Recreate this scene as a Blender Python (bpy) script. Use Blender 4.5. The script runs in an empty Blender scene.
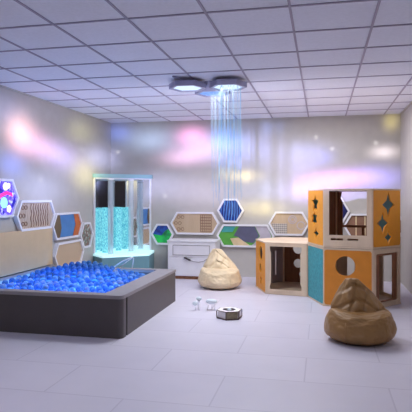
import bpy, bmesh, math, random
from mathutils import Vector, Matrix, noise
random.seed(7)
C = bpy.context.collection
SC = bpy.context.scene
R = math.radians
LX, RX, WY, FY, HH = -3.754, 1.24, 8.968, -1.6, 2.716   # left, right, back, front wall, ceiling height

# ------------------------------------------------------------------ materials
def lin(c):
    return tuple(((v/255)/12.92 if v/255 <= .04045 else ((v/255+.055)/1.055)**2.4) for v in c)
def mat(name, col, rough=.6, metal=0, spec=.5, emit=None, estr=0, bump=0, bscale=60, vary=0, vscale=8, trans=0, ior=1.45, alpha=1, stretch=None):
    m = bpy.data.materials.new(name); m.use_nodes = True
    n = m.node_tree.nodes; l = m.node_tree.links
    b = n['Principled BSDF']
    c = lin(col)
    b.inputs['Base Color'].default_value = (*c, 1)
    b.inputs['Roughness'].default_value = rough
    b.inputs['Metallic'].default_value = metal
    b.inputs['Specular IOR Level'].default_value = spec
    b.inputs['Transmission Weight'].default_value = trans
    b.inputs['IOR'].default_value = ior
    b.inputs['Alpha'].default_value = alpha
    if emit:
        b.inputs['Emission Color'].default_value = (*lin(emit), 1)
        b.inputs['Emission Strength'].default_value = estr
    tc = n.new('ShaderNodeTexCoord'); src = tc.outputs['Object']
    if stretch:
        mp = n.new('ShaderNodeMapping'); mp.inputs['Scale'].default_value = stretch
        l.new(src, mp.inputs['Vector']); src = mp.outputs['Vector']
    nz = n.new('ShaderNodeTexNoise'); nz.inputs['Scale'].default_value = vscale; nz.inputs['Detail'].default_value = 4
    l.new(src, nz.inputs['Vector'])
    rp = n.new('ShaderNodeValToRGB')
    v = max(vary, .03)
    rp.color_ramp.elements[0].position = .3; rp.color_ramp.elements[1].position = .7
    rp.color_ramp.elements[0].color = (*[x*(1-v) for x in c], 1)
    rp.color_ramp.elements[1].color = (*[min(1, x*(1+v)) for x in c], 1)
    l.new(nz.outputs['Fac'], rp.inputs['Fac']); l.new(rp.outputs['Color'], b.inputs['Base Color'])
    if bump:
        n2 = n.new('ShaderNodeTexNoise'); n2.inputs['Scale'].default_value = bscale; n2.inputs['Detail'].default_value = 3
        l.new(tc.outputs['Object'], n2.inputs['Vector'])
        bp = n.new('ShaderNodeBump'); bp.inputs['Strength'].default_value = bump; bp.inputs['Distance'].default_value = .01
        l.new(n2.outputs['Fac'], bp.inputs['Height']); l.new(bp.outputs['Normal'], b.inputs['Normal'])
    return m

def ramp_mat(name, texkind, scale, stops, rough=.6, emit=0, vec_scale=(1, 1, 1), dist=0, rot=(0, 0, 0), band='X'):
    """material whose colour is a ramp over a procedural texture"""
    m = bpy.data.materials.new(name); m.use_nodes = True
    n = m.node_tree.nodes; l = m.node_tree.links; b = n['Principled BSDF']
    tc = n.new('ShaderNodeTexCoord'); mp = n.new('ShaderNodeMapping')
    mp.inputs['Scale'].default_value = vec_scale; mp.inputs['Rotation'].default_value = rot
    l.new(tc.outputs['Object'], mp.inputs['Vector'])
    if texkind == 'wave':
        t = n.new('ShaderNodeTexWave'); t.inputs['Distortion'].default_value = dist; t.bands_direction = band
        t.inputs['Scale'].default_value = scale; o = t.outputs['Fac']
    elif texkind == 'noise':
        t = n.new('ShaderNodeTexNoise'); t.inputs['Scale'].default_value = scale; t.inputs['Distortion'].default_value = dist; o = t.outputs['Fac']
    elif texkind == 'voronoi':
        t = n.new('ShaderNodeTexVoronoi'); t.inputs['Scale'].default_value = scale; o = t.outputs['Color']
    elif texkind == 'checker':
        t = n.new('ShaderNodeTexChecker'); t.inputs['Scale'].default_value = scale; o = t.outputs['Fac']
    l.new(mp.outputs['Vector'], t.inputs['Vector'])
    rp = n.new('ShaderNodeValToRGB'); e = rp.color_ramp.elements
    while len(e) < len(stops): e.new(.5)
    for k, (p, c) in enumerate(stops):
        e[k].position = p; e[k].color = (*lin(c), 1)
    l.new(o, rp.inputs['Fac']); l.new(rp.outputs['Color'], b.inputs['Base Color'])
    b.inputs['Roughness'].default_value = rough
    if emit:
        l.new(rp.outputs['Color'], b.inputs['Emission Color']); b.inputs['Emission Strength'].default_value = emit
    return m

M = {}
M['wall'] = mat('wall_paint', (188, 183, 178), .75, bump=.15, bscale=120)
M['darkwall'] = mat('darkened_front_wall', (92, 84, 84), .8)  # unseen wall, colour kept dark so the corner mirrors reflect darkness
M['tile_ceiling'] = mat('ceiling_tile', (232, 232, 243), .85, bump=.3, bscale=300, vary=.03, vscale=40)
M['grid'] = mat('ceiling_grid_metal', (158, 150, 170), .45, metal=.1)
M['white'] = mat('white_laminate', (232, 230, 236), .4)
M['frame'] = mat('white_panel_frame', (236, 234, 240), .45)
M['ply'] = mat('birch_plywood', (214, 190, 164), .5, vary=.12, vscale=5, stretch=(1, 1, .15))
M['plydark'] = mat('brown_plywood', (140, 92, 62), .55, vary=.25, vscale=6, stretch=(4, 4, .4))
M['orange'] = mat('orange_panel', (228, 150, 40), .5, vary=.05)
M['dark_orange'] = mat('shaded_orange_panel', (208, 130, 42), .5, vary=.06)  # the orange above with the lower module's shade put into its colour
M['teal'] = mat('teal_embossed_panel', (64, 150, 160), .55, bump=1.0, bscale=45, vary=.2, vscale=30)
M['tealgrey'] = mat('teal_grey_backing', (96, 158, 170), .6)
M['greyfelt'] = mat('shaded_grey_felt', (168, 156, 160), .8)  # grey-white panel, shade inside the module put into its colour
M['tub'] = mat('charcoal_taupe_vinyl', (80, 73, 74), .45, bump=.1, bscale=200)
M['rim'] = mat('light_taupe_vinyl', (142, 136, 140), .5)
M['seam'] = mat('dark_seam', (48, 42, 44), .7)
M['beigepad'] = mat('beige_padded_vinyl', (206, 178, 142), .5, bump=.08, bscale=80)
M['bagbrown'] = mat('camel_brown_leatherette', (150, 112, 66), .42, bump=.35, bscale=26, vary=.1)
M['bagcream'] = mat('cream_leatherette', (226, 204, 168), .48, bump=.35, bscale=26, vary=.08)
M['podium'] = mat('teal_blue_podium', (112, 156, 168), .35)
M['podtop'] = mat('glowing_white_podium_top', (220, 250, 250), .3, emit=(190, 245, 250), estr=.55)
M['canopy'] = mat('pale_teal_canopy', (138, 178, 186), .35)
M['hexcase'] = mat('lamp_case_blue_grey', (146, 146, 172), .4)
M['darkwood'] = mat('dark_brown_wood', (86, 60, 58), .5)
M['black'] = mat('dark_handle', (54, 46, 50), .4)
M['toytop'] = mat('toy_white', (236, 230, 230), .45)
M['olive'] = mat('olive_brown_panel', (146, 132, 104), .6, vary=.25, vscale=60)
M['palegrey'] = mat('pale_grey_blue_plastic', (214, 222, 230), .6)
M['clear'] = mat('white_plastic', (244, 244, 250), .6)
M['chrome'] = mat('brushed_white_metal', (216, 218, 222), .3, metal=.4)

m = bpy.data.materials.new('corner_mirror'); m.use_nodes = True
b = m.node_tree.nodes['Principled BSDF']; b.inputs['Base Color'].default_value = (.86, .88, .9, 1); b.inputs['Metallic'].default_value = 1; b.inputs['Roughness'].default_value = .03
tn = m.node_tree.nodes.new('ShaderNodeTexNoise'); tn.inputs['Scale'].default_value = 3
mr = m.node_tree.nodes.new('ShaderNodeMapRange'); mr.inputs['To Min'].default_value = .02; mr.inputs['To Max'].default_value = .05
m.node_tree.links.new(tn.outputs['Fac'], mr.inputs['Value']); m.node_tree.links.new(mr.outputs['Result'], b.inputs['Roughness'])
M['mirror'] = m

def emitter(name, col, s, col2=None, scale=30, vec=(1, 1, 1)):
    m = ramp_mat(name, 'noise', scale, [(.35, col), (.65, col2 or col)], emit=s, vec_scale=vec)
    b = m.node_tree.nodes['Principled BSDF']; m.node_tree.links.remove(b.inputs['Base Color'].links[0]); b.inputs['Base Color'].default_value = (.05, .06, .08, 1)
    return m
M['led'] = emitter('lamp_diffuser_white_blue', (206, 230, 255), 1.05)
M['ledblue'] = emitter('lamp_diffuser_blue', (96, 150, 250), .8, (150, 190, 255))
M['fibre'] = emitter('glowing_fibre', (64, 160, 255), .5, (170, 225, 255), 6)
M['bubble'] = emitter('bubbling_cyan_water', (36, 165, 205), .8, (150, 250, 255), 70, (1, 1, .5))
M['pitglow'] = emitter('pit_led_floor', (96, 168, 255), 5)

# clear tube: thin see-through acrylic
m = bpy.data.materials.new('clear_acrylic_tube'); m.use_nodes = True
n = m.node_tree.nodes; l = m.node_tree.links; b = n['Principled BSDF']
b.inputs['Base Color'].default_value = (*lin((216, 228, 240)), 1); b.inputs['Roughness'].default_value = .12; b.inputs['Alpha'].default_value = .55
tn = n.new('ShaderNodeTexNoise'); tn.inputs['Scale'].default_value = 8; mr = n.new('ShaderNodeMapRange'); mr.inputs['To Min'].default_value = .28; mr.inputs['To Max'].default_value = .48
l.new(tn.outputs['Fac'], mr.inputs['Value']); l.new(mr.outputs['Result'], b.inputs['Alpha'])
M['tube'] = m

def ballmat(name, col, a, tr=.66):
    m = bpy.data.materials.new(name); m.use_nodes = True
    n = m.node_tree.nodes; l = m.node_tree.links; b = n['Principled BSDF']
    b.inputs['Roughness'].default_value = .12; b.inputs['Transmission Weight'].default_value = tr; b.inputs['IOR'].default_value = 1.12
    tc = n.new('ShaderNodeTexCoord'); nz = n.new('ShaderNodeTexNoise'); nz.inputs['Scale'].default_value = 9
    l.new(tc.outputs['Object'], nz.inputs['Vector'])
    rp = n.new('ShaderNodeValToRGB'); rp.color_ramp.elements[0].color = (*lin(col), 1); rp.color_ramp.elements[1].color = (*lin(a), 1)
    rp.color_ramp.elements[0].position = .3; rp.color_ramp.elements[1].position = .8
    l.new(nz.outputs['Fac'], rp.inputs['Fac']); l.new(rp.outputs['Color'], b.inputs['Base Color'])
    return m
BALLS = [ballmat('blue_ball', (88, 156, 246), (130, 190, 255)), ballmat('sky_blue_ball', (140, 196, 252), (185, 222, 255)), ballmat('pale_clear_ball', (196, 216, 244), (228, 238, 250), .7)]

# floor: large pale tiles with faint joints
m = bpy.data.materials.new('pale_floor_tile'); m.use_nodes = True
n = m.node_tree.nodes; l = m.node_tree.links; b = n['Principled BSDF']
tc = n.new('ShaderNodeTexCoord'); mp = n.new('ShaderNodeMapping'); mp.inputs['Location'].default_value = (.13, .21, 0)
l.new(tc.outputs['Object'], mp.inputs['Vector'])
bk = n.new('ShaderNodeTexBrick'); bk.inputs['Scale'].default_value = 1; bk.inputs['Brick Width'].default_value = 1.2; bk.inputs['Row Height'].default_value = .6
bk.inputs['Mortar Size'].default_value = .006; bk.inputs['Color1'].default_value = (*lin((214, 209, 222)), 1); bk.inputs['Color2'].default_value = (*lin((208, 203, 217)), 1)
bk.inputs['Mortar'].default_value = (*lin((194, 188, 203)), 1)
l.new(mp.outputs['Vector'], bk.inputs['Vector'])
nz = n.new('ShaderNodeTexNoise'); nz.inputs['Scale'].default_value = 3; nz.inputs['Detail'].default_value = 5; l.new(tc.outputs['Object'], nz.inputs['Vector'])
mx = n.new('ShaderNodeMix'); mx.data_type = 'RGBA'; mx.blend_type = 'MULTIPLY'; mx.inputs['Factor'].default_value = .12
l.new(bk.outputs['Color'], mx.inputs['A']); l.new(nz.outputs['Fac'], mx.inputs['B']); l.new(mx.outputs['Result'], b.inputs['Base Color'])
b.inputs['Roughness'].default_value = .38
M['floor'] = m

WOODMAZE = ramp_mat('engraved_maze_wood', 'wave', 9, [(0, (150, 128, 118)), (.25, (196, 176, 160)), (1, (208, 188, 170))], dist=5, vec_scale=(1, 1, 1.0))
WOODFINE = ramp_mat('fine_striped_wood', 'wave', 16, [(0, (178, 150, 122)), (.5, (206, 180, 150)), (1, (214, 190, 160))], dist=2, vec_scale=(1, 1, .25))
PEBBLE = ramp_mat('pebble_mosaic', 'voronoi', 30, [(0, (60, 50, 50)), (.35, (150, 110, 96)), (.6, (110, 124, 110)), (1, (222, 214, 206))])
MESHW = ramp_mat('perforated_mesh_board', 'checker', 42, [(0, (150, 142, 136)), (1, (206, 196, 188))], rot=(0, R(45), 0))
RAIN = ramp_mat('green_leaf_print', 'noise', 9, [(.3, (30, 70, 60)), (.5, (28, 160, 80)), (.7, (40, 200, 90))], emit=.12)  # leaf print with a faint glow added to its colours, no lamp
RAIN2 = ramp_mat('violet_blue_print', 'noise', 12, [(.3, (34, 30, 110)), (.55, (30, 80, 160)), (.75, (70, 60, 150))], emit=.12)  # violet print, faint glow added in the same way
WATERF = ramp_mat('waterfall_blue_print', 'wave', 7, [(0, (10, 30, 100)), (.65, (12, 50, 140)), (.95, (36, 90, 180)), (1, (120, 180, 230))], dist=6, vec_scale=(1, 1, .3), emit=.12)  # blue print, also given a faint glow though it is no lamp
NAVY = ramp_mat('navy_board', 'noise', 8, [(.3, (12, 14, 60)), (.7, (24, 30, 104))])
def flat(name, c, **k): return mat(name, c, .55, **k)
PAT = {k: flat('board_'+k, v, vary=.1) for k, v in dict(road_brown=(112, 92, 66), road_blue=(78, 130, 190), dark_orange=(204, 108, 52), ink=(34, 30, 38),
       grass=(92, 168, 70), tealp=(70, 160, 160), slate=(96, 96, 122), slate2=(140, 134, 158), sand=(220, 196, 156), lilac=(190, 182, 194), walnut=(140, 104, 84)).items()}
UVB = ramp_mat('backlit_indigo_print', 'noise', 22, [(.35, (60, 40, 200)), (.55, (110, 90, 240)), (.7, (190, 210, 255))], emit=.9)
UV = {k: mat('backlit_'+k, v, .5, emit=v, estr=.8) for k, v in dict(magenta=(236, 50, 150), cyan=(150, 240, 255), white=(240, 236, 255), navy=(36, 30, 150)).items()}

# ------------------------------------------------------------------ mesh helpers
class MB:
    def __init__(s): s.bm = bmesh.new(); s.mats = []
    def mi(s, m):
        if m is None: return 0
        if m not in s.mats: s.mats.append(m)
        return s.mats.index(m)
    def _add(s, verts, mx, m=None, faces=None):
        if mx: bmesh.ops.transform(s.bm, matrix=mx, verts=verts)
        if m is not None:
            i = s.mi(m)
            fs = {f for v in verts for f in v.link_faces}
            for f in fs: f.material_index = i
        return s
    def box(s, x0, x1, y0, y1, z0, z1, bev=0, mx=None, m=None):
        r = bmesh.ops.create_cube(s.bm, size=1)['verts']
        for v in r:
            v.co = Vector(((x0+x1)/2+v.co.x*(x1-x0), (y0+y1)/2+v.co.y*(y1-y0), (z0+z1)/2+v.co.z*(z1-z0)))
        if bev:
            es = list({e for v in r for e in v.link_edges})
            g = bmesh.ops.bevel(s.bm, geom=es, offset=bev, segments=3, affect='EDGES', profile=.5)
            r = list({v for f in g['faces'] for v in f.verts} | {v for v in r if v.is_valid})
        return s._add(r, mx, m)
    def plate(s, outer, holes, t, mx=None, m=None, y0=0):
        """polygon (x,z) with holes, extruded from y0 to y0+t"""
        es = []; vs = []
        for loop in [outer]+list(holes):
            ring = [s.bm.verts.new((x, y0, z)) for x, z in loop]; vs += ring
            es += [s.bm.edges.new((ring[i], ring[(i+1) % len(ring)])) for i in range(len(ring))]
        if holes:
            f = [g for g in bmesh.ops.triangle_fill(s.bm, use_beauty=True, use_dissolve=False, edges=es, normal=(0, -1, 0))['geom'] if isinstance(g, bmesh.types.BMFace)]
        else:
            f = [s.bm.faces.new(vs)]
        e = bmesh.ops.extrude_face_region(s.bm, geom=f)['geom']
        nv = [g for g in e if isinstance(g, bmesh.types.BMVert)]
        bmesh.ops.translate(s.bm, vec=(0, t, 0), verts=nv)
        return s._add(vs+nv, mx, m)
    def prism(s, poly, z0, z1, m=None, bev=0):
        vs = [s.bm.verts.new((x, y, z0)) for x, y in poly]; f = s.bm.faces.new(vs)
        e = bmesh.ops.extrude_face_region(s.bm, geom=[f])['geom']
        nv = [g for g in e if isinstance(g, bmesh.types.BMVert)]
        bmesh.ops.translate(s.bm, vec=(0, 0, z1-z0), verts=nv)
        if bev:
            es = list({e for v in vs+nv for e in v.link_edges})
            bmesh.ops.bevel(s.bm, geom=es, offset=bev, segments=2, affect='EDGES', profile=.5)
            return s
        return s._add(vs+nv, None, m)
    def cyl(s, p, q, r, seg=16, r2=None, m=None):
        p, q = Vector(p), Vector(q); d = q-p
        v = bmesh.ops.create_cone(s.bm, cap_ends=True, segments=seg, radius1=r, radius2=r if r2 is None else r2, depth=d.length)['verts']
        return s._add(v, Matrix.Translation((p+q)/2) @ d.to_track_quat('Z', 'Y').to_matrix().to_4x4(), m)
    def tube(s, pts, r, seg=8):
        pts = [Vector(p) for p in pts]; rings = []
        for i, p in enumerate(pts):
            d = (pts[min(i+1, len(pts)-1)]-pts[max(i-1, 0)]).normalized()
            a = d.orthogonal().normalized() if i == 0 else (u-d*u.dot(d)).normalized()
            u = a; w = d.cross(a)
            rings.append([s.bm.verts.new(p+(a*math.cos(t)+w*math.sin(t))*r) for t in [2*math.pi*k/seg for k in range(seg)]])
        for a, b2 in zip(rings, rings[1:]):
            for k in range(seg): s.bm.faces.new((a[k], a[(k+1) % seg], b2[(k+1) % seg], b2[k]))
        s.bm.faces.new(rings[0][::-1]); s.bm.faces.new(rings[-1]); return s
    def ball(s, c, r, sc=(1, 1, 1), sub=2):
        v = bmesh.ops.create_icosphere(s.bm, subdivisions=sub, radius=r)['verts']
        return s._add(v, Matrix.Translation(c) @ Matrix.Diagonal((*sc, 1)))
    def build(s, name, mt, parent=None, smooth=False):
        bmesh.ops.recalc_face_normals(s.bm, faces=s.bm.faces[:])
        if parent is not None:
            W = world(parent); bmesh.ops.transform(s.bm, matrix=W.inverted(), verts=s.bm.verts[:])
        me = bpy.data.meshes.new(name)
        for f in s.bm.faces: f.smooth = smooth
        s.bm.to_mesh(me); s.bm.free()
        o = bpy.data.objects.new(name, me); C.objects.link(o)
        ml = s.mats if s.mats else [mt]
        for x in ml: me.materials.append(x)
        if parent is not None: o.parent = parent
        return o
def world(o):
    mt = Matrix.Translation(o.location) @ o.rotation_euler.to_matrix().to_4x4()
    return (world(o.parent) @ mt) if o.parent else mt
def tag(o, label=None, cat=None, group=None, kind=None):
    if label: o['label'] = label
    if cat: o['category'] = cat
    if group: o['group'] = group
    if kind: o['kind'] = kind
    return o
def empty(name, loc, label, cat, group=None):
    o = bpy.data.objects.new(name, None); C.objects.link(o); o.location = loc; o.empty_display_size = .1
    return tag(o, label, cat, group)
def struct(name, mb, mt): return tag(mb.build(name, mt), kind='structure')

# ------------------------------------------------------------------ room shell
T = .12
struct('floor', MB().box(LX-T, RX+T, FY-T, WY+T, -T, 0), M['floor'])
struct('ceiling', MB().box(LX-T, RX+T, FY-T, WY+T, HH, HH+T), M['tile_ceiling'])
struct('wall_left', MB().box(LX-T, LX, FY, WY, 0, HH), M['wall'])
struct('wall_right', MB().box(RX, RX+T, FY, WY, 0, HH), M['wall'])
struct('wall_back', MB().box(LX-T, RX+T, WY, WY+T, 0, HH), M['wall'])
struct('wall_front', MB().box(LX-T, RX+T, FY-T, FY, 0, HH), M['darkwall'])
g = MB()
x = .38
xs = [.38+.6*k for k in range(-6, 2)]
ys = [8.42-.59*k for k in range(0, 17)]
for x in xs: g.box(x-.009, x+.009, FY, WY, HH-.008, HH+.001)
for y in ys: g.box(LX, RX, y-.010, y+.010, HH-.007, HH+.001)
struct('trim_1', g, M['grid'])
g = MB()   # wall angle where the ceiling meets the walls
g.box(LX, LX+.02, FY, WY, HH-.018, HH-.001).box(RX-.02, RX, FY, WY, HH-.018, HH-.001).box(LX, RX, WY-.02, WY, HH-.018, HH-.001)
struct('trim_2', g, M['wall'])

# ------------------------------------------------------------------ hexagon wall panels
def rect(x0, x1, z0, z1, r=0, n=4):
    if not r: return [(x0, z0), (x1, z0), (x1, z1), (x0, z1)]
    p = []
    for cx, cz, a in ((x1-r, z0+r, -90), (x1-r, z1-r, 0), (x0+r, z1-r, 90), (x0+r, z0+r, 180)):
        p += [(cx+r*math.cos(R(a+90*k/n)), cz+r*math.sin(R(a+90*k/n))) for k in range(n+1)]
    return p
R3 = math.sqrt(3)/2
def hexa(cx, cz, r, L=None, rot=0):
    """flat-topped hexagon (tips left and right); L = full length when stretched"""
    h = r*R3; e = (L/2-r) if L else 0
    return [(cx-e-r, cz), (cx-e-r/2, cz-h), (cx+e+r/2, cz-h), (cx+e+r, cz), (cx+e+r/2, cz+h), (cx-e-r/2, cz+h)]
def circ(cx, cz, r, n=20, ph=0): return [(cx+r*math.cos(2*math.pi*k/n+ph), cz+r*math.sin(2*math.pi*k/n+ph)) for k in range(n)]
MXL = lambda y, z: Matrix.Translation((LX+.06, y, z)) @ Matrix.Rotation(R(90), 4, 'Z')     # local x -> +Y, local y(depth) -> -X (into wall)
MXB = lambda x, z: Matrix.Translation((x, WY-.06, z))                                       # local x -> +X, depth +Y
def wall_panel(name, mx, r, L, board, label, cat, deco=(), emitb=None):
    root = empty(name, (0, 0, 0), label, cat)
    root.matrix_world = mx
    loc, rt, _ = mx.decompose(); root.location = loc; root.rotation_euler = rt.to_euler()
    bw = .03
    MB().plate(hexa(0, 0, r, L), [hexa(0, 0, r-bw/R3, (L-2*bw/R3) if L else None)], .058, mx).build('frame', M['frame'], root)
    b = MB(); b.plate(hexa(0, 0, r-bw/R3-.001, (L-2*bw/R3-.002) if L else None), [], .03, mx, y0=.022); b.build('board', board, root)
    for nm, polys, mt in deco:
        for item in polys:
            d = MB()
            if len(item) == 2 and isinstance(item[1][0], list): d.plate(item[0], item[1], .006, mx, y0=.0155)
            else: d.plate(item, [], .006, mx, y0=.0155)
            d.build(nm, mt, root)
    return root
def ring(cx, cz, r, w=.006): return [circ(cx, cz, r, 14), [circ(cx, cz, r-w, 14)]]
def rings3(x0): return [ring(x0+dx+k*.07, dz, .03, .007) for dx, dz in ((.0, .105), (-.05, 0), (.0, -.105)) for k in (0, 1)]

SR, SL = .231, .96
# left wall
wall_panel('light_panel', MXL(5.64, 1.365), .268, None, UVB, 'glowing hexagon light panel with indigo magenta and cyan picture on left wall', 'light panel', [
    ('picture_arc', [[(-.20, -.03), (-.10, .05), (.02, .085), (.13, .06), (.15, .02), (.03, .045), (-.09, .01), (-.185, -.07)]], UV['magenta']),
    ('picture_disc', [circ(-.03, -.055, .065, 18)], UV['cyan']),
    ('picture_star', [circ(.07, -.13, .05, 5), circ(.0, .14, .05, 10), circ(.06, .15, .035, 9)], UV['white']),
    ('picture_patch', [[(-.15, .06), (-.10, .12), (-.04, .09), (-.09, .055)], circ(-.12, -.15, .025, 8), circ(-.04, -.17, .02, 8), [(.12, -.09), (.19, .01), (.21, -.04), (.15, -.12)]], UV['navy'])])  # navy patches belong to the picture itself
wave = lambda x, a, w: [(x+a*math.sin(k*1.1), -.15+.3*k/12) for k in range(13)]+[(x+w+a*math.sin(k*1.1), -.15+.3*k/12) for k in range(12, -1, -1)]
wall_panel('maze_panel', MXL(6.335, 1.137), SR-.004, .97, WOODMAZE, 'long wooden maze panel with rings and wavy grooves, above beige headboard', 'wall panel', [
    ('ring_track', rings3(-.32), PAT['walnut']), ('wavy_groove', [wave(x, .012, .008) for x in (-.13, -.07, -.01, .05, .11, .17, .23, .29)], PAT['walnut'])])
wall_panel('road_panel', MXL(7.215, .95), SR-.006, .94, PAT['road_blue'], 'long wall panel with brown, blue and orange fields beside pebble panel', 'wall panel', [
    ('brown_field', [[(-.44, 0), (-.35, -.16), (-.24, -.168), (-.19, -.03), (-.24, .168), (-.35, .168)]], PAT['road_brown']),
    ('orange_field', [[(.17, -.168), (.355, -.168), (.45, 0), (.355, .168), (.2, .168), (.26, .0)]], PAT['dark_orange']),
    ('black_disc', [circ(.335, .0, .04, 14)], PAT['ink'])][:2])
wall_panel('pebble_panel', MXL(7.855, .76), .235, None, PEBBLE, 'small hexagon panel of mixed brown and grey pebbles', 'wall panel')
wall_panel('wood_panel', MXL(7.27, .525), SR-.016, .95, WOODFINE, 'long plain finely striped wood panel just above the ball pool', 'wall panel')
# back wall
wall_panel('leaf_panel', MXB(-2.765, .712), .212, None, RAIN, 'small hexagon panel of violet, blue and green beside the bubble tubes', 'wall panel', [
    ('violet_field', [[(-.18, 0), (-.02, -.02), (.05, .06), (.12, .1), (.085, .152), (-.085, .152)]], RAIN2)])
wall_panel('ring_panel', MXB(-2.175, .914), .226, .88, WOODFINE, 'long wood panel with six rings, above the white chest', 'wall panel', [
    ('ring_track', rings3(-.29), PAT['walnut']), ('pierced_grid', [[rect(.10, .30, -.15, .15), [rect(.108+.038*i, .138+.038*i, -.142+.049*j, -.104+.049*j) for i in range(5) for j in range(6)]]], PAT['walnut'])])
wall_panel('waterfall_panel', MXB(-1.54, 1.139), .236, None, WATERF, 'deep blue hexagon panel with pale streaks behind the hanging fibres', 'wall panel')
wall_panel('landscape_panel', MXB(-1.285, .708), .224, 1.0, PAT['grass'], 'long panel with green, slate, sand and lilac fields on back wall', 'wall panel', [
    ('teal_field', [[(-.42, .06), (-.22, .06), (-.16, .165), (-.36, .165)]], PAT['tealp']),
    ('sand_field', [[(-.2, -.165), (-.26, -.05), (-.12, -.03), (.08, -.165)]], PAT['sand']),
    ('slate_field', [[(-.2, 0), (-.1, .165), (.16, .165), (.24, -.0), (.14, -.12), (-.02, -.1), (-.12, -.02)]], PAT['slate']),
    ('lilac_field', [[(.17, .165), (.37, .165), (.45, 0), (.37, -.165), (.1, -.165), (.15, -.13), (.255, 0)]], PAT['lilac'])])
wall_panel('mesh_panel', MXB(-.545, .925), SR, .69, WOODFINE, 'long wood panel with fine mesh at its left end, behind the low playhouse', 'wall panel', [
    ('mesh_field', [[(-.295, .0), (-.21, -.165), (-.03, -.165), (-.03, .0)]], MESHW),
    ('spiral_track', [ring(.06, .07, .07, .012), ring(.06, .07, .04, .01), ring(.2, -.03, .07, .012)], PAT['lilac'])])
wall_panel('navy_panel', MXB(.13, 1.14), .32, None, NAVY, 'large navy hexagon panel seen through the upper playhouse', 'wall panel')
wall_panel('walnut_panel', MXB(.835, .90), SR, .99, PAT['walnut'], 'long brown wood panel seen through upper playhouse, right of navy hexagon', 'wall panel', [
    ('pale_strip', [[(.0-.3+.14*k, -.16), (.02-.3+.14*k, -.16), (.02-.3+.14*k, .16), (-.3+.14*k, .16)] for k in range(5)], PAT['sand'])])

# ------------------------------------------------------------------ headboard pad on the left wall
hb = empty('wall_pad', (LX+.03, 5.8, .43), 'beige padded panel on the left wall beside the ball pool', 'wall pad')
MB().box(LX+.003, LX+.055, 4.85, 6.75, .432, .952, bev=.012).build('padding', M['beigepad'], hb, True)
hb.name = 'wall_pad'

# ------------------------------------------------------------------ ball pool
PX0, PX1, PY0, PY1, PH = LX+.004, -1.895, 4.80, 6.70, .42
pool = empty('ball_pool', ((PX0+PX1)/2, (PY0+PY1)/2, 0), 'dark taupe square ball pool with light rim, filled with blue balls', 'ball pool')
# front wall with a rounded right corner
def rounded(x0, x1, y0, y1, r):
    p = [(x0, y0)]
    p += [(x1-r+r*math.cos(t), y0+r+r*math.sin(t)) for t in [R(-90+90*k/8) for k in range(9)]]
    p += [(x1, y1), (x0, y1)]
    return p
MB().prism(rounded(PX0, PX1, PY0, PY0+.11, .05), .0, PH-.035).build('front_wall', M['tub'], pool, False)
MB().box(PX1-.21, PX1-.02, PY0+.11, PY0+.142, 0, PH-.035).build('seam', M['seam'], pool)
MB().box(PX1-.21, PX1, PY0+.142, PY1-.12, 0, PH-.035).build('side_wall', M['tub'], pool)
MB().box(PX0, PX1, PY1-.12, PY1, 0, PH-.035).build('back_wall', M['tub'], pool)
rim = MB()
o_ = rounded(PX0, PX1+.006, PY0-.006, PY1+.006, .055)
inn = [(PX0+.05, PY0+.11), (PX1-.22, PY0+.11), (PX1-.22, PY1-.12), (PX0+.05, PY1-.12)]
rim.plate(o_, [inn], .035, Matrix.Translation((0, 0, PH)) @ Matrix.Rotation(R(-90), 4, 'X'))
rb = rim.build('rim', M['rim'], pool)
bv = rb.modifiers.new('b', 'BEVEL'); bv.width = .008; bv.segments = 3; bv.limit_method = 'ANGLE'
MB().box(PX0+.06, PX1-.24, PY0+.14, PY1-.12, .12, .15).build('light_floor', M['pitglow'], pool)

# balls
BR = .036
def surf(x, y):
    hx = math.exp(-((x+3.05)/.42)**2-((y-6.35)/.30)**2)
    return .368+.13*hx+.02*noise.noise(Vector((x*3, y*3, 0)))
pts = []
row = 0; y = PY0+.12+BR
while y < PY1-.13-BR:
    x = PX0+.07+BR+(BR if row % 2 else 0)
    while x < PX1-.23-BR:
        pts.append((x+random.uniform(-.005, .005), y+random.uniform(-.004, .004), surf(x, y)+random.uniform(-.02, .02)))
        x += BR*2.3
    y += BR*2.0; row += 1
me = []
for k, mt in enumerate(BALLS):
    b = MB(); b.ball((0, 0, 0), BR, sub=3)
    o = b.build('pool_ball', mt, None, True); me.append(o.data); bpy.data.objects.remove(o)
cam0 = Vector((0, 0, 1.39))
def wob(p):                              # bend the rows so the balls lie loosely
    q = Vector((p[0]*2.2, p[1]*2.2, 0)); x = p[0]+.028*noise.noise(q); y = p[1]+.028*noise.noise(q+Vector((9, 4, 2)))
    return (min(max(x, PX0+.07+BR), PX1-.235-BR), min(max(y, PY0+.12+BR), PY1-.13-BR), p[2])
pts = [wob(p) for p in pts]
pts.sort(key=lambda p: (Vector(p)-cam0).length)
BL = ['deep blue translucent plastic ball in the ball pool', 'light sky blue translucent ball in the ball pool', 'pale clear plastic ball among the blue balls of the pool']
BG = ['deep blue balls in the ball pool', 'sky blue balls in the ball pool', 'pale clear balls in the ball pool']
for p in pts[:300]:
    k = random.choices((0, 1, 2), (.5, .36, .14))[0]
    o = bpy.data.objects.new('pool_ball', me[k]); C.objects.link(o); o.location = p
    o.rotation_euler = (random.random()*3, random.random()*3, 0)
    tag(o, BL[k], 'ball', BG[k])
rest = MB()
for mt in BALLS: rest.mi(mt)
for p in pts[300:]:
    rest.ball(p, BR, sub=2)
for i in range(14):                       # heap: second layer under the crest
    for j in range(10):
        x, y = -3.6+.078*i, 5.85+.07*j
        z = surf(x, y)-.06
        if z > .39 and y < PY1-.17: rest.ball((x+.03, y+.03, z), BR, sub=2)
fc = list(rest.bm.faces)
for f in fc:
    c = f.calc_center_median(); f.material_index = int(abs(noise.noise(Vector((round(c.x/.08)*.7, round(c.y/.08)*.9, 0))))*6) % 3
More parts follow.
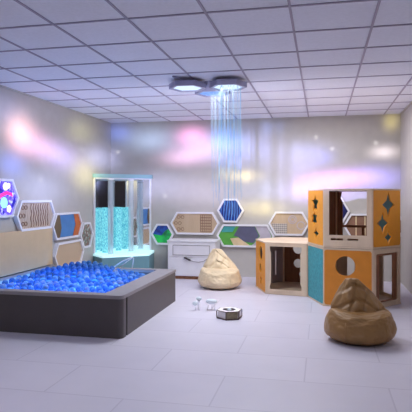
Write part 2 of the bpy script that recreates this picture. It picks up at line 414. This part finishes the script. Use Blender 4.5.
ro = rest.build('pool_balls', None, None, True); ro.data.materials.clear()
for mt in BALLS: ro.data.materials.append(mt)
tag(ro, 'farther blue translucent balls heaped at the back of the pool', 'balls', kind='stuff')

# bent white metal grab handle standing on the back rim of the pool
hr = empty('grab_handle', (-2.52, 6.64, PH), 'thin white bent metal handle on the back rim of the ball pool', 'handle')
MB().tube([(-2.74, 6.60, PH+.008), (-2.60, 6.60, .52), (-2.47, 6.63, .575), (-2.455, 6.63, .56), (-2.47, 6.62, PH+.008)], .008).build('rail', M['chrome'], hr, True)
MB().tube([(-2.66, 6.66, PH+.008), (-2.57, 6.65, .50), (-2.48, 6.64, .56)], .006).build('brace', M['chrome'], hr, True)

# ------------------------------------------------------------------ corner bubble-tube unit
bu = empty('bubble_tube_unit', (-3.4, 8.5, 0), 'corner unit of glowing cyan bubble tubes with mirrors, on teal podium', 'bubble tubes')
pod = [(LX+.004, WY-.004), (LX+.004, 8.2), (-3.47, 7.93), (-2.84, 8.42), (-2.93, WY-.004)]
MB().prism(pod, 0, .385).build('podium', M['podium'], bu)
MB().prism(pod, .386, .42).build('podium_top', M['podtop'], bu)
can = [(LX+.004, WY-.004), (LX+.004, 8.2), (-2.97, WY-.004)]
MB().prism([(LX+.004, WY-.004), (LX+.004, 8.17), (-3.70, 8.17), (-2.955, 8.90), (-2.955, WY-.004)], 1.70, 1.765).build('canopy', M['canopy'], bu)
MB().prism([(LX+.01, WY-.01), (LX+.01, 8.2), (-3.7, 8.2), (-2.97, 8.92), (-2.97, WY-.01)], 1.682, 1.699).build('canopy_trim', M['white'], bu)
MB().box(LX+.004, LX+.016, 8.23, WY-.02, .421, 1.68).build('mirror', M['mirror'], bu)
MB().box(LX+.018, -3.008, WY-.016, WY-.004, .421, 1.68).build('mirror', M['mirror'], bu)
MB().box(LX+.004, LX+.03, 8.195, 8.228, .421, 1.68).build('edge_post', M['white'], bu)
MB().box(-3.01, -2.982, WY-.03, WY-.004, .421, 1.68).build('edge_post', M['white'], bu)
def bubble_tube(x, y, r, h, lit):
    t = MB()
    if lit:
        t.cyl((x, y, .421), (x, y, h), r, 20).build('bubble_column', M['bubble'], bu, True)
    else:
        t.cyl((x, y, .421), (x, y, h), r, 20).build('clear_column', M['tube'], bu, True)
        MB().cyl((x, y, h), (x, y, 1.681), r*1.15, 20).build('column_cap', M['white'], bu, True)
for x, y in ((-3.63, 8.42), (-3.54, 8.80), (-3.69, 8.66)): bubble_tube(x, y, .052, 1.18, True)
for x, y in ((-3.455, 8.24), (-3.268, 8.70)): bubble_tube(x, y, .048, 1.655, False)

# ------------------------------------------------------------------ white chest
ch = empty('storage_chest', (-2.13, 8.70, 0), 'white chest with dark slanted handle below the ring panel', 'chest')
cx0, cx1, cy0, cy1 = -2.535, -1.72, 8.48, 8.90
MB().box(cx0+.04, cx1-.04, cy0+.03, cy1-.02, 0, .05).build('plinth', M['plydark'], ch)
MB().box(cx0, cx1, cy0+.018, cy1, .051, .62, bev=.004).build('body', M['white'], ch)
MB().box(cx0-.01, cx1+.01, cy0-.01, cy1+.01, .621, .65, bev=.006).build('lid', M['white'], ch)
dr = MB().box(cx0+.006, cx1-.006, cy0, cy0+.017, .06, .36, bev=.003).build('drawer', M['white'], ch)
MB().box(cx0+.006, cx1-.006, cy0, cy0+.017, .368, .615, bev=.003).build('drawer', M['white'], ch)
MB().plate([(cx0+.09, .40), (cx1-.09, .40), (cx1-.09, .57), (cx0+.09, .57)], [[(cx0+.097, .407), (cx1-.097, .407), (cx1-.097, .563), (cx0+.097, .563)]], .004, y0=cy0-.0045).build('inlay', M['rim'], ch)
MB().tube([(cx0+.29, cy0-.012, .365), (cx0+.33, cy0-.022, .35), (cx0+.40, cy0-.014, .322)], .014).build('handle', M['black'], dr, True)
MB().tube([(cx0+.40, cy0-.012, .32), (cx0+.46, cy0-.010, .30), (cx0+.54, cy0-.010, .292), (cx0+.62, cy0-.010, .31), (cx0+.70, cy0-.008, .36), (cx0+.75, cy0-.008, .43)], .004).build('pull_cord', M['rim'], dr, True)

# ------------------------------------------------------------------ hexagon lamp cluster with fibre shower
lamp = empty('hexagon_ceiling_lamp', (-1.28, 5.95, HH), 'cluster of three hexagon lamps with a shower of blue glowing fibres', 'ceiling lamp')
HR = .215
def lit_hex(cx, cy, mt):
    ring_o = [(cx+HR*math.cos(R(60*k)+.08), cy+HR*math.sin(R(60*k)+.08)) for k in range(6)]
    ring_i = [(cx+(HR-.035)*math.cos(R(60*k)+.08), cy+(HR-.035)*math.sin(R(60*k)+.08)) for k in range(6)]
    MXH = Matrix.Translation((0, 0, 2.665)) @ Matrix.Rotation(R(-90), 4, 'X')
    b = MB(); b.plate(ring_o, [ring_i], .05, MXH @ Matrix.Identity(4)); c = b.build('case', M['hexcase'], lamp)
    MB().prism(ring_o, 2.6655, 2.675).build('back_plate', M['hexcase'], c)
    MB().prism(ring_i, 2.628, 2.64).build('diffuser', mt, c)
HC = [(-1.50, 5.81), (-1.04, 5.86), (-1.285, 6.18)]
lit_hex(*HC[0], M['led']); lit_hex(*HC[1], M['led']); lit_hex(*HC[2], M['ledblue'])
MB().cyl((-1.28, 5.95, 2.67), (-1.28, 5.95, HH), .05, 12).build('mount', M['hexcase'], lamp)
MB().tube([(-1.6, 5.55, 2.700), (-1.55, 5.65, 2.70)], .01).build('cable', M['hexcase'], lamp)
rs = random.Random(3)
for i in range(58):
    if i < 42: cx, cy = -1.03+rs.uniform(-.15, .15), 5.86+rs.uniform(-.13, .13)
    else: cx, cy = -1.2+rs.uniform(-.12, .12), 6.16+rs.uniform(-.1, .1)
    zb = rs.uniform(1.15, 1.6) if i % 3 else rs.uniform(1.5, 1.9)
    sw = rs.uniform(-.015, .015)
    MB().tube([(cx, cy, 2.627), (cx+sw*.4, cy, (2.6+zb)/2), (cx+sw, cy+sw, zb)], .0014, 5).build('fibre', M['fibre'], lamp)

# ------------------------------------------------------------------ playhouse of hexagonal wooden modules
S = .605; A0 = R(-10)
def step(p, deg, s=S): return (p[0]+s*math.cos(R(deg)), p[1]+s*math.sin(R(deg)))
V3 = (-.195, 7.364)
V2 = step(V3, 170)
L = [V2, V3, step(V3, 50), step(step(V3, 50), 110), step(step(step(V3, 50), 110), 170)]; L.append(step(V2, 110))
V4 = step(V3, -70); V5 = step(V4, -10); V6 = step(V5, 50); V7 = step(V6, 110); V8 = step(V3, 50)
G = [V4, V5, V6, V7, V8, V3]
def side(P, Q, z0):
    """transform: local x along P->Q, local y inward, local z up"""
    a = math.atan2(Q[1]-P[1], Q[0]-P[0])
    return Matrix.Translation((P[0], P[1], z0)) @ Matrix.Rotation(a, 4, 'Z')
def star(cx, cz, r, pts_=4, inner=.38, ry=1.25, ph=90):
    return [(cx+(r if k % 2 == 0 else r*inner)*math.cos(R(ph+180*k/pts_)), cz+ry*(r if k % 2 == 0 else r*inner)*math.sin(R(ph+180*k/pts_))) for k in range(2*pts_)]
MH = .735                                  # module height
W0, W1, FH = .016, S-.016, MH-.045
def panel(root, P, Q, z0, name, mt, holes, top=None, off=.003, t=.018):
    return MB().plate(rect(W0, W1, .0, top or FH, .03 if mt in (M['orange'], M['dark_orange'], M['teal']) else 0), holes, t, side(P, Q, z0) , y0=off).build(name, mt, root)
def shell(root, V, z0, H=.735):
    cx = sum(v[0] for v in V)/6; cy = sum(v[1] for v in V)/6
    sh = lambda k: [(cx+(v[0]-cx)*k, cy+(v[1]-cy)*k) for v in V]
    MB().prism(sh(.998), z0+.002, z0+.021).build('floor_board', M['ply'], root)
    MB().prism(sh(.998), z0+H-.021, z0+H-.002).build('top_board', M['ply'], root)
    for v in sh(.958): MB().cyl((v[0], v[1], z0+.0215), (v[0], v[1], z0+H-.0215), .017, 8).build('corner_post', M['ply'], root)
# low module
lo = empty('playhouse_module', (-.47, 7.9, 0), 'low hexagonal wooden playhouse module with wide doorway, left of the taller stack', 'playhouse')
shell(lo, L, 0)
p = lambda i, j, V: (V[i], V[j])
door = [(.07, .05), (.52, .05), (.52, .10), (.505, .14), (.505, .56), (.52, .60), (.52, .655), (.07, .655), (.07, .60), (.085, .56), (.085, .14), (.07, .10)]
panel(lo, V2, V3, .0225, 'door_frame', M['ply'], [door])
panel(lo, L[5], V2, .0225, 'star_panel', M['orange'], [circ(.33, .53, .10), circ(.30, .31, .065), star(.34, .13, .07, 5, .5)])
panel(lo, L[4], L[5], .0225, 'grey_panel', M['greyfelt'], [rect(.17, .20, .12, .5, .01), rect(.30, .33, .12, .5, .01)])
panel(lo, L[3], L[4], .0225, 'porthole_panel', M['plydark'], [circ(.36, .53, .08), circ(.36, .30, .07), circ(.30, .13, .045), circ(.13, .42, .08)])
panel(lo, L[2], L[3], .0225, 'blank_panel', M['ply'], [circ(.3, .35, .1)])
# tall stack, lower module
bg = empty('playhouse_module', (.4, 7.2, 0), 'lower hexagonal playhouse module with teal side and orange front with round porthole', 'playhouse')
shell(bg, G, 0)
panel(bg, V3, V4, .0225, 'teal_panel', M['teal'], [])
panel(bg, V4, V5, .0225, 'porthole_panel', M['dark_orange'], [circ(.275, .495, .122, 28)])
panel(bg, V5, V6, .0225, 'opening_frame', M['ply'], [rect(.07, .54, .04, .65, .02)])
panel(bg, V5, V6, .0225, 'inner_frame', M['plydark'], [rect(.16, .46, .06, .62, .02)], off=.024)
panel(bg, V6, V7, .0225, 'opening_frame', M['ply'], [rect(.10, .48, .05, .63, .02)])
panel(bg, V7, V8, .0225, 'slotted_panel', M['ply'], [rect(.14, .24, .1, .6, .02), rect(.34, .44, .1, .6, .02)])
# upper module
Z2 = .738; UH = .745; UF = UH-.045
up = empty('playhouse_module', (.4, 7.2, Z2-.001), 'upper hexagonal playhouse module with orange star panels and open front, on top', 'playhouse')
shell(up, G, Z2, UH)
panel(up, V3, V4, Z2+.0225, 'star_panel', M['orange'], [star(.30, .53, .14, 5, .5, .9), star(.27, .33, .12, 6, .6, .8), star(.34, .14, .10, 4, .5, .8)], top=UF)
panel(up, V4, V5, Z2+.0225, 'open_frame', M['ply'], [[(.075, .14), (.53, .14), (.53, UF-.008), (.075, UF-.008)], rect(.095, .245, .075, .10), rect(.30, .43, .075, .10)], top=UF)
panel(up, V5, V6, Z2+.0225, 'star_panel', M['orange'], [star(.33, .52, .135, 4, .45), star(.21, .29, .12, 4, .45), star(.33, .11, .085, 4, .45)], top=UF)
panel(up, V6, V7, Z2+.0225, 'teal_grey_panel', M['tealgrey'], [], top=UF)
panel(up, V7, V8, Z2+.0225, 'back_frame', M['plydark'], [rect(.06, .545, .215, UF-.008), rect(.06, .20, .03, .18), rect(.24, .545, .03, .18)], top=UF)
MB().plate(rect(.23, W1, 0, UF), [], .018, side(V8, V3, Z2+.0225), y0=.003).build('teal_grey_panel', M['tealgrey'], up)
MB().plate([(W0, 0), (.225, 0), (.2, .1), (.225, .25), (.2, .4), (.225, .55), (.21, UF), (W0, UF)], [], .018, side(V8, V3, Z2+.0225), y0=.003).build('wavy_panel', M['plydark'], up)
MB().plate([(.50, 0), (.575, 0), (.575, UF-.01), (.51, UF-.01), (.53, .6), (.50, .54), (.50, .1)], [], .02, side(V7, V8, Z2+.0225), y0=.024).build('inner_post', M['plydark'], up)

# ------------------------------------------------------------------ bean bags
def bean_bag(loc, sc, mt, rz, label, seed):
    """local frame: -Y is the front; a wide low pouch, a slumped cone leaning on its back half"""
    root = empty('bean_bag', loc, label, 'bean bag')
    root.rotation_euler = (0, 0, rz)
    W = world(root)
    nz_ = lambda x, y, z: noise.noise(Vector((x+seed, y, z)))
    b = MB(); v = bmesh.ops.create_icosphere(b.bm, subdivisions=6, radius=1)['verts']
    for q in v:
        d = q.co.normalized(); th = math.atan2(d.y, d.x); cz = d.z
        rr = math.sqrt(max(0, 1-cz*cz))
        f = rr**.33                                      # boxier side wall
        bulge = 1+.05*math.cos(th*2)
        x, y = math.cos(th)*f*.35*bulge, math.sin(th)*f*.34
        z = .14+(.14 if cz > 0 else .14)*(1 if cz > 0 else -1)*abs(cz)**.75
        front = max(0, -math.sin(th))
        z += max(0, cz)*rr*(.055*abs(math.cos(th))**1.5-.015*front)+.02*max(0, math.sin(th))*max(0, cz)*rr                # raised front lip
        taper = 1-.085*max(0, z-.10)/.15-.15*(max(0, .07-z)/.07)**1.6
        x *= taper; y *= taper
        w_ = .014*nz_(d.x*2.2, d.y*2.2, cz*2.5)+.004*nz_(d.x*9, d.y*9, cz*7)
        x += math.cos(th)*w_; y += math.sin(th)*w_; z += w_*.8 if z > .03 else 0
        q.co = Vector((x, y, max(0, z)))*sc
    bmesh.ops.transform(b.bm, matrix=W, verts=b.bm.verts[:])
    b.build('pouch', mt, root, True)
    b = MB(); v = bmesh.ops.create_icosphere(b.bm, subdivisions=6, radius=1)['verts']
    for q in v:
        d = q.co.normalized(); th = math.atan2(d.y, d.x); h = math.acos(max(-1, min(1, -d.z)))/math.pi
        prof = [(0, 0), (.08, .2), (.2, .29), (.35, .29), (.45, .27), (.6, .215), (.79, .14), (.9, .095), (.96, .07), (.985, .05), (1, 0)]
        for (h0, r0), (h1, r1) in zip(prof, prof[1:]):
            if h0 <= h <= h1: rad = r0+(r1-r0)*(h-h0)/(h1-h0)
        zz = .11+.455*(h if h < .95 else .95+(h-.95)*.4)
        x, y = math.cos(th)*rad, math.sin(th)*rad*.72
        # creases: a few slanted V shaped gathers on the front
        fr = max(0, -math.sin(th))
        s_ = zz*1.0+.55*abs(x+.03)
        cr = -.026*max(0, math.sin(s_*52+2.5*nz_(x*5, y*5, zz*3)))**2*fr*min(1, (h-.2)*3 if h > .2 else 0)
        cr -= .016*max(0, math.sin((zz*.7-x)*44+3*nz_(x*4, y*4, 3)))**3*fr*min(1, (h-.2)*3 if h > .2 else 0)
        cr += .022*nz_(math.cos(th)*1.6, math.sin(th)*1.6, zz*6)+.010*nz_(math.cos(th)*4, math.sin(th)*4, zz*13)
        m_ = min(1, rad*8)
        x += math.cos(th)*cr*m_; y += math.sin(th)*cr*m_
        x += .045-.11*h; y += .06+.03*h
        q.co = Vector((x, y, zz))*sc
    bmesh.ops.transform(b.bm, matrix=W, verts=b.bm.verts[:])
    b.build('backrest', mt, root, True)
    for a0 in (-2.2, -.9):                               # piping on the pouch
        pts_ = []
        for z in (.02, .05, .09, .13, .17, .21):
            k_ = (1-.085*max(0, z-.10)/.15-.15*(max(0, .07-z)/.07)**1.6)*(1-abs((z-.14)/.14)**4*.10)
            pts_.append(W @ (Vector((math.cos(a0)*.352*k_*(1+.05*math.cos(2*a0)), math.sin(a0)*.342*k_, z))*sc))
        MB().tube(pts_, .003).build('piping', mt, root, True)
    b = MB()
    b.tube([W @ (Vector((-.075-.045*math.sin(t), .05, .50+.048*math.cos(t)))*sc) for t in [R(-10+25*k) for k in range(9)]], .008)
    b.build('carry_loop', mt, root, True)
    return root
bean_bag((.352, 5.26, 0), Vector((.92, .95, 1.06)), M['bagbrown'], R(8), 'camel brown leatherette bean bag in front of the playhouse', 1.3)
bean_bag((-1.515, 7.82, 0), Vector((.90, .92, 1.06)), M['bagcream'], R(4), 'cream leatherette bean bag against the back wall beside white chest', 5.1)

# ------------------------------------------------------------------ hexagonal toy box on the floor
tb = empty('hexagon_toy_box', (-1.035, 5.92, 0), 'small white hexagonal box with dark brown edges and round knob on floor', 'toy box')
th0 = R(12.46-90-30+13)
hv = [(-1.035+.15*math.cos(th0+R(60*k)), 5.92+.15*math.sin(th0+R(60*k))) for k in range(6)]
hv2 = [(-1.035+.143*math.cos(th0+R(60*k)), 5.92+.143*math.sin(th0+R(60*k))) for k in range(6)]
hi = [(-1.035+.075*math.cos(t), 5.92+.075*math.sin(t)) for t in [2*math.pi*k/20 for k in range(20)]]
MB().prism(hv, 0, .012).build('base', M['darkwood'], tb)
for k in range(6):
    P, Q = hv2[k], hv2[(k+1) % 6]
    a = MB(); ln = math.dist(P, Q)
    a.plate(rect(.006, ln-.006, .0125, .082), [], .006, side(P, Q, 0), y0=.004).build('side_panel', M['olive'] if k == 0 else M['toytop'], tb)
for v in hv: MB().cyl((v[0], v[1], .0125), (v[0], v[1], .0865), .0055, 6).build('edge_post', M['darkwood'], tb)
a = MB(); FL = lambda z: Matrix.Translation((0, 0, z)) @ Matrix.Rotation(R(-90), 4, 'X')
a.plate(hv, [hv2], .006, FL(.094)); a.build('top_edge', M['darkwood'], tb)
a = MB(); a.plate(hv2, [hi], .007, FL(.094)); a.build('top_panel', M['toytop'], tb)
MB().prism(hi, .055, .058).build('recess', M['darkwood'], tb)
MB().ball((-1.035, 5.92, .082), .028, (1, 1, .9)).build('knob', M['palegrey'], tb, True)

# ------------------------------------------------------------------ two small white-legged toys on the floor
t1 = empty('floor_toy', (-1.315, 6.26, 0), 'small white-legged toy with one wide pale grey cap, beside hexagonal box', 'toy')
MB().ball((-1.315, 6.26, .105), .055, (1.3, .9, .6)).build('cap', M['palegrey'], t1, True)
for dx, dy in ((-.04, -.02), (.04, -.02), (0, .03)): MB().cyl((-1.315+dx*.7, 6.26+dy*.7, .10), (-1.315+dx*1.2, 6.26+dy*1.2, 0), .004, 6).build('leg', M['clear'], t1, True)
t2 = empty('floor_toy', (-1.48, 6.24, 0), 'small white-legged toy with two pale grey knobs, nearer the ball pool', 'toy')
MB().ball((-1.505, 6.20, .085), .036, (1, .9, .8)).build('knob', M['palegrey'], t2, True)
MB().ball((-1.475, 6.27, .13), .036, (1, .9, .8)).build('knob', M['palegrey'], t2, True)
MB().cyl((-1.505, 6.20, .085), (-1.475, 6.27, .13), .008, 6).build('bar', M['clear'], t2, True)
for x, y, z in ((-1.505, 6.20, .07), (-1.475, 6.27, .11)): MB().cyl((x, y, z), (x, y, 0), .005, 6).build('leg', M['clear'], t2, True)
MB().cyl((-1.45, 6.19, 0), (-1.475, 6.27, .12), .004, 6).build('leg', M['clear'], t2, True)

# ------------------------------------------------------------------ lights
def area(loc, rot, sx, sy, e, col):
    l = bpy.data.lights.new('area', 'AREA'); l.shape = 'RECTANGLE'; l.size = sx; l.size_y = sy; l.energy = e; l.color = col
    o = bpy.data.objects.new('lamp_and_fill_light', l); C.objects.link(o); o.location = loc; o.rotation_euler = rot
    return o
area((-1.3, 6.0, 2.60), (0, 0, 0), .7, .6, 44, (.88, .94, 1))
area((-1.2, 2.0, 2.69), (0, 0, 0), 3.2, 1.2, 27, (.9, .92, 1))  # added fill light above the view, no lamp seen there
area((-.3, 7.5, 2.69), (0, 0, 0), 1.8, .8, 38, (.97, .97, 1))  # added fill for floor and back ceiling, no fixture here
for x, y, z, e, c in ():
    l = bpy.data.lights.new('glow', 'POINT'); l.energy = e; l.color = c; l.shadow_soft_size = .06
    o = bpy.data.objects.new('glow_light', l); C.objects.link(o); o.location = (x, y, z)

# star projector: one lamp whose light carries soft coloured clouds onto the walls
PL = Vector((-1.1, 4.2, 1.9))
CAMF, CTH = 525, R(12.46)
def wallpt(px, py):
    a = (px-206)/CAMF
    d = Vector((-math.sin(CTH)+a*math.cos(CTH), math.cos(CTH)+a*math.sin(CTH), (196-py)/CAMF))
    ts = [t for t in (WY/d.y, LX/d.x if d.x < 0 else 99, RX/d.x if d.x > 0 else 99)]
    return Vector((0, 0, 1.39))+d*min(ts)
# (x, y in photo, radius along wall m, radius up m, colour, strength)
BLOBS = [
    (20, 131, .28, .20, (1, .82, .80), 1.0), (30, 142, .42, .18, (1, .78, .92), .7), (48, 150, .40, .16, (.90, .78, 1), .6), (66, 158, .5, .20, (.80, .76, 1), .7), (12, 165, .30, .16, (.5, .6, 1), .7),
    (86, 174, .5, .25, (1, .98, .74), .5), (82, 132, .5, .2, (.95, .95, .7), .25), (100, 158, .6, .2, (.8, .82, 1), .6), (45, 190, .7, .25, (.76, .80, 1), .5), (280, 190, .7, .2, (.76, .82, 1), .5), (8, 112, .4, .2, (.6, .65, .9), .3),
    (119, 133, .22, .16, (.5, .62, 1), .5), (150, 140, .45, .22, (.75, .85, 1), .6), (192, 136, .26, .15, (1, .72, .94), 1.0), (200, 150, .42, .20, (.95, .82, 1), .8), (180, 158, .35, .14, (.95, .8, .95), .6),
    (225, 142, .30, .22, (.45, .75, 1), .8), (246, 148, .45, .28, (.70, .74, 1), .9), (300, 150, .5, .16, (.72, .76, 1), .4), (243, 176, .26, .10, (1, .95, .72), .9), (262, 208, .35, .14, (1, .95, .68), .6), (272, 128, .22, .12, (.55, .7, 1), .35),
    (295, 165, .45, .25, (.75, .74, 1), .5), (330, 181, .42, .13, (1, .68, 1), .9), (350, 176, .40, .12, (.85, .66, 1), .7), (312, 192, .45, .16, (.85, .7, 1), .8), (320, 158, .20, .12, (.45, .5, 1), .5), (375, 178, .40, .18, (.62, .62, 1), .9),
    (384, 152, .20, .10, (.95, .92, .95), .8), (360, 200, .5, .2, (.75, .75, 1), .5), (82, 150, .022, .022, (1, 1, 1), .6), (41, 180, .022, .022, (1, 1, 1), .6), (118, 152, .022, .022, (1, 1, 1), .6), (316, 137, .022, .022, (1, 1, 1), .6), (332, 149, .022, .022, (1, 1, 1), .6), (376, 143, .025, .025, (1, 1, 1), .6), (165, 196, .022, .022, (1, 1, 1), .6),
    (391, 122, .12, .14, (1, .95, .6), .35), (Vector((-1.2, 7.0, HH)), 0, 2.4, .32, (.95, .94, 1), .13), (150, 185, .6, .25, (.8, .82, 1), .4), (200, 192, .7, .3, (.85, .82, .95), .4),  # wide ceiling blob is added fill that brightens the tiles
]
l = bpy.data.lights.new('projector', 'POINT'); l.energy = 620; l.shadow_soft_size = .02
po = bpy.data.objects.new('projector_light', l); C.objects.link(po); po.location = PL
l.use_nodes = True; nt = l.node_tree; n = nt.nodes; k = nt.links
for q in list(n): n.remove(q)
out = n.new('ShaderNodeOutputLight'); em = n.new('ShaderNodeEmission'); k.new(em.outputs[0], out.inputs[0]); em.inputs['Strength'].default_value = 1
geo = n.new('ShaderNodeNewGeometry')
def vm(op, a, bb=None):
    q = n.new('ShaderNodeVectorMath'); q.operation = op
    for i, s in enumerate((a, bb)):
        if s is None: continue
        if isinstance(s, (tuple, Vector)): q.inputs[i].default_value = s
        else: k.new(s, q.inputs[i])
    return q
PSIGN = 1
dirn = vm('MULTIPLY', geo.outputs['Incoming'], (PSIGN, PSIGN, PSIGN)).outputs[0]
acc = None
for bx, by, rw, rh, col, st in BLOBS:
    w = (bx if isinstance(bx, Vector) else wallpt(bx, by)); v = w-PL; D = v.length; c = v.normalized()
    nrm = Vector((0, 0, 1)) if isinstance(bx, Vector) else Vector((1, 0, 0)) if abs(w.x-LX) < .01 or abs(w.x-RX) < .01 else Vector((0, 1, 0))
    cosw = abs(c.dot(nrm)); along = Vector((0, 1, 0)) if nrm.x else Vector((1, 0, 0))
    hor = (along-c*c.dot(along)); hl = hor.length; hor.normalize(); ver = c.cross(hor)
    s1 = D/(rw*hl); s2 = D/rh
    a1 = vm('DOT_PRODUCT', dirn, tuple(hor*s1)).outputs['Value']; a2 = vm('DOT_PRODUCT', dirn, tuple(ver*s2)).outputs['Value']; a3 = vm('DOT_PRODUCT', dirn, tuple(c)).outputs['Value']
    def mm(op, x, y=None):
        q = n.new('ShaderNodeMath'); q.operation = op
        for i, s in enumerate((x, y)):
            if s is None: continue
            if isinstance(s, (int, float)): q.inputs[i].default_value = s
            else: k.new(s, q.inputs[i])
        return q.outputs[0]
    e = mm('ADD', mm('MULTIPLY', a1, a1), mm('MULTIPLY', a2, a2))
    g_ = mm('MULTIPLY', mm('EXPONENT', mm('MULTIPLY', e, -1.0)), mm('GREATER_THAN', a3, 0))
    sc_ = st*D*D/cosw/10
    q = n.new('ShaderNodeVectorMath'); q.operation = 'SCALE'; q.inputs[0].default_value = tuple(x**3*sc_*1.1 for x in col); k.new(g_, q.inputs['Scale'])
    acc = q.outputs[0] if acc is None else vm('ADD', acc, q.outputs[0]).outputs[0]
k.new(acc, em.inputs['Color'])

# world: faint ambient
w = bpy.data.worlds.new('world'); SC.world = w; w.use_nodes = True
w.node_tree.nodes['Background'].inputs['Color'].default_value = (.5, .5, .56, 1); w.node_tree.nodes['Background'].inputs['Strength'].default_value = .3

# ------------------------------------------------------------------ camera
cd = bpy.data.cameras.new('camera'); cam = bpy.data.objects.new('camera', cd); C.objects.link(cam)
cd.sensor_width = 36; cd.lens = 525/412*36; cd.shift_y = -10/412
cam.location = (0, 0, 1.39); cam.rotation_euler = (R(90), 0, R(12.46)); cd.clip_start = .05
SC.camera = cam
vs = SC.view_settings; vs.view_transform = 'Standard'; vs.look = 'None'; vs.exposure = .24; vs.gamma = 1; vs.use_curve_mapping = False
SC.cycles.use_denoising = True
SC.cycles.max_bounces = 10; SC.cycles.diffuse_bounces = 5; SC.cycles.caustics_refractive = False
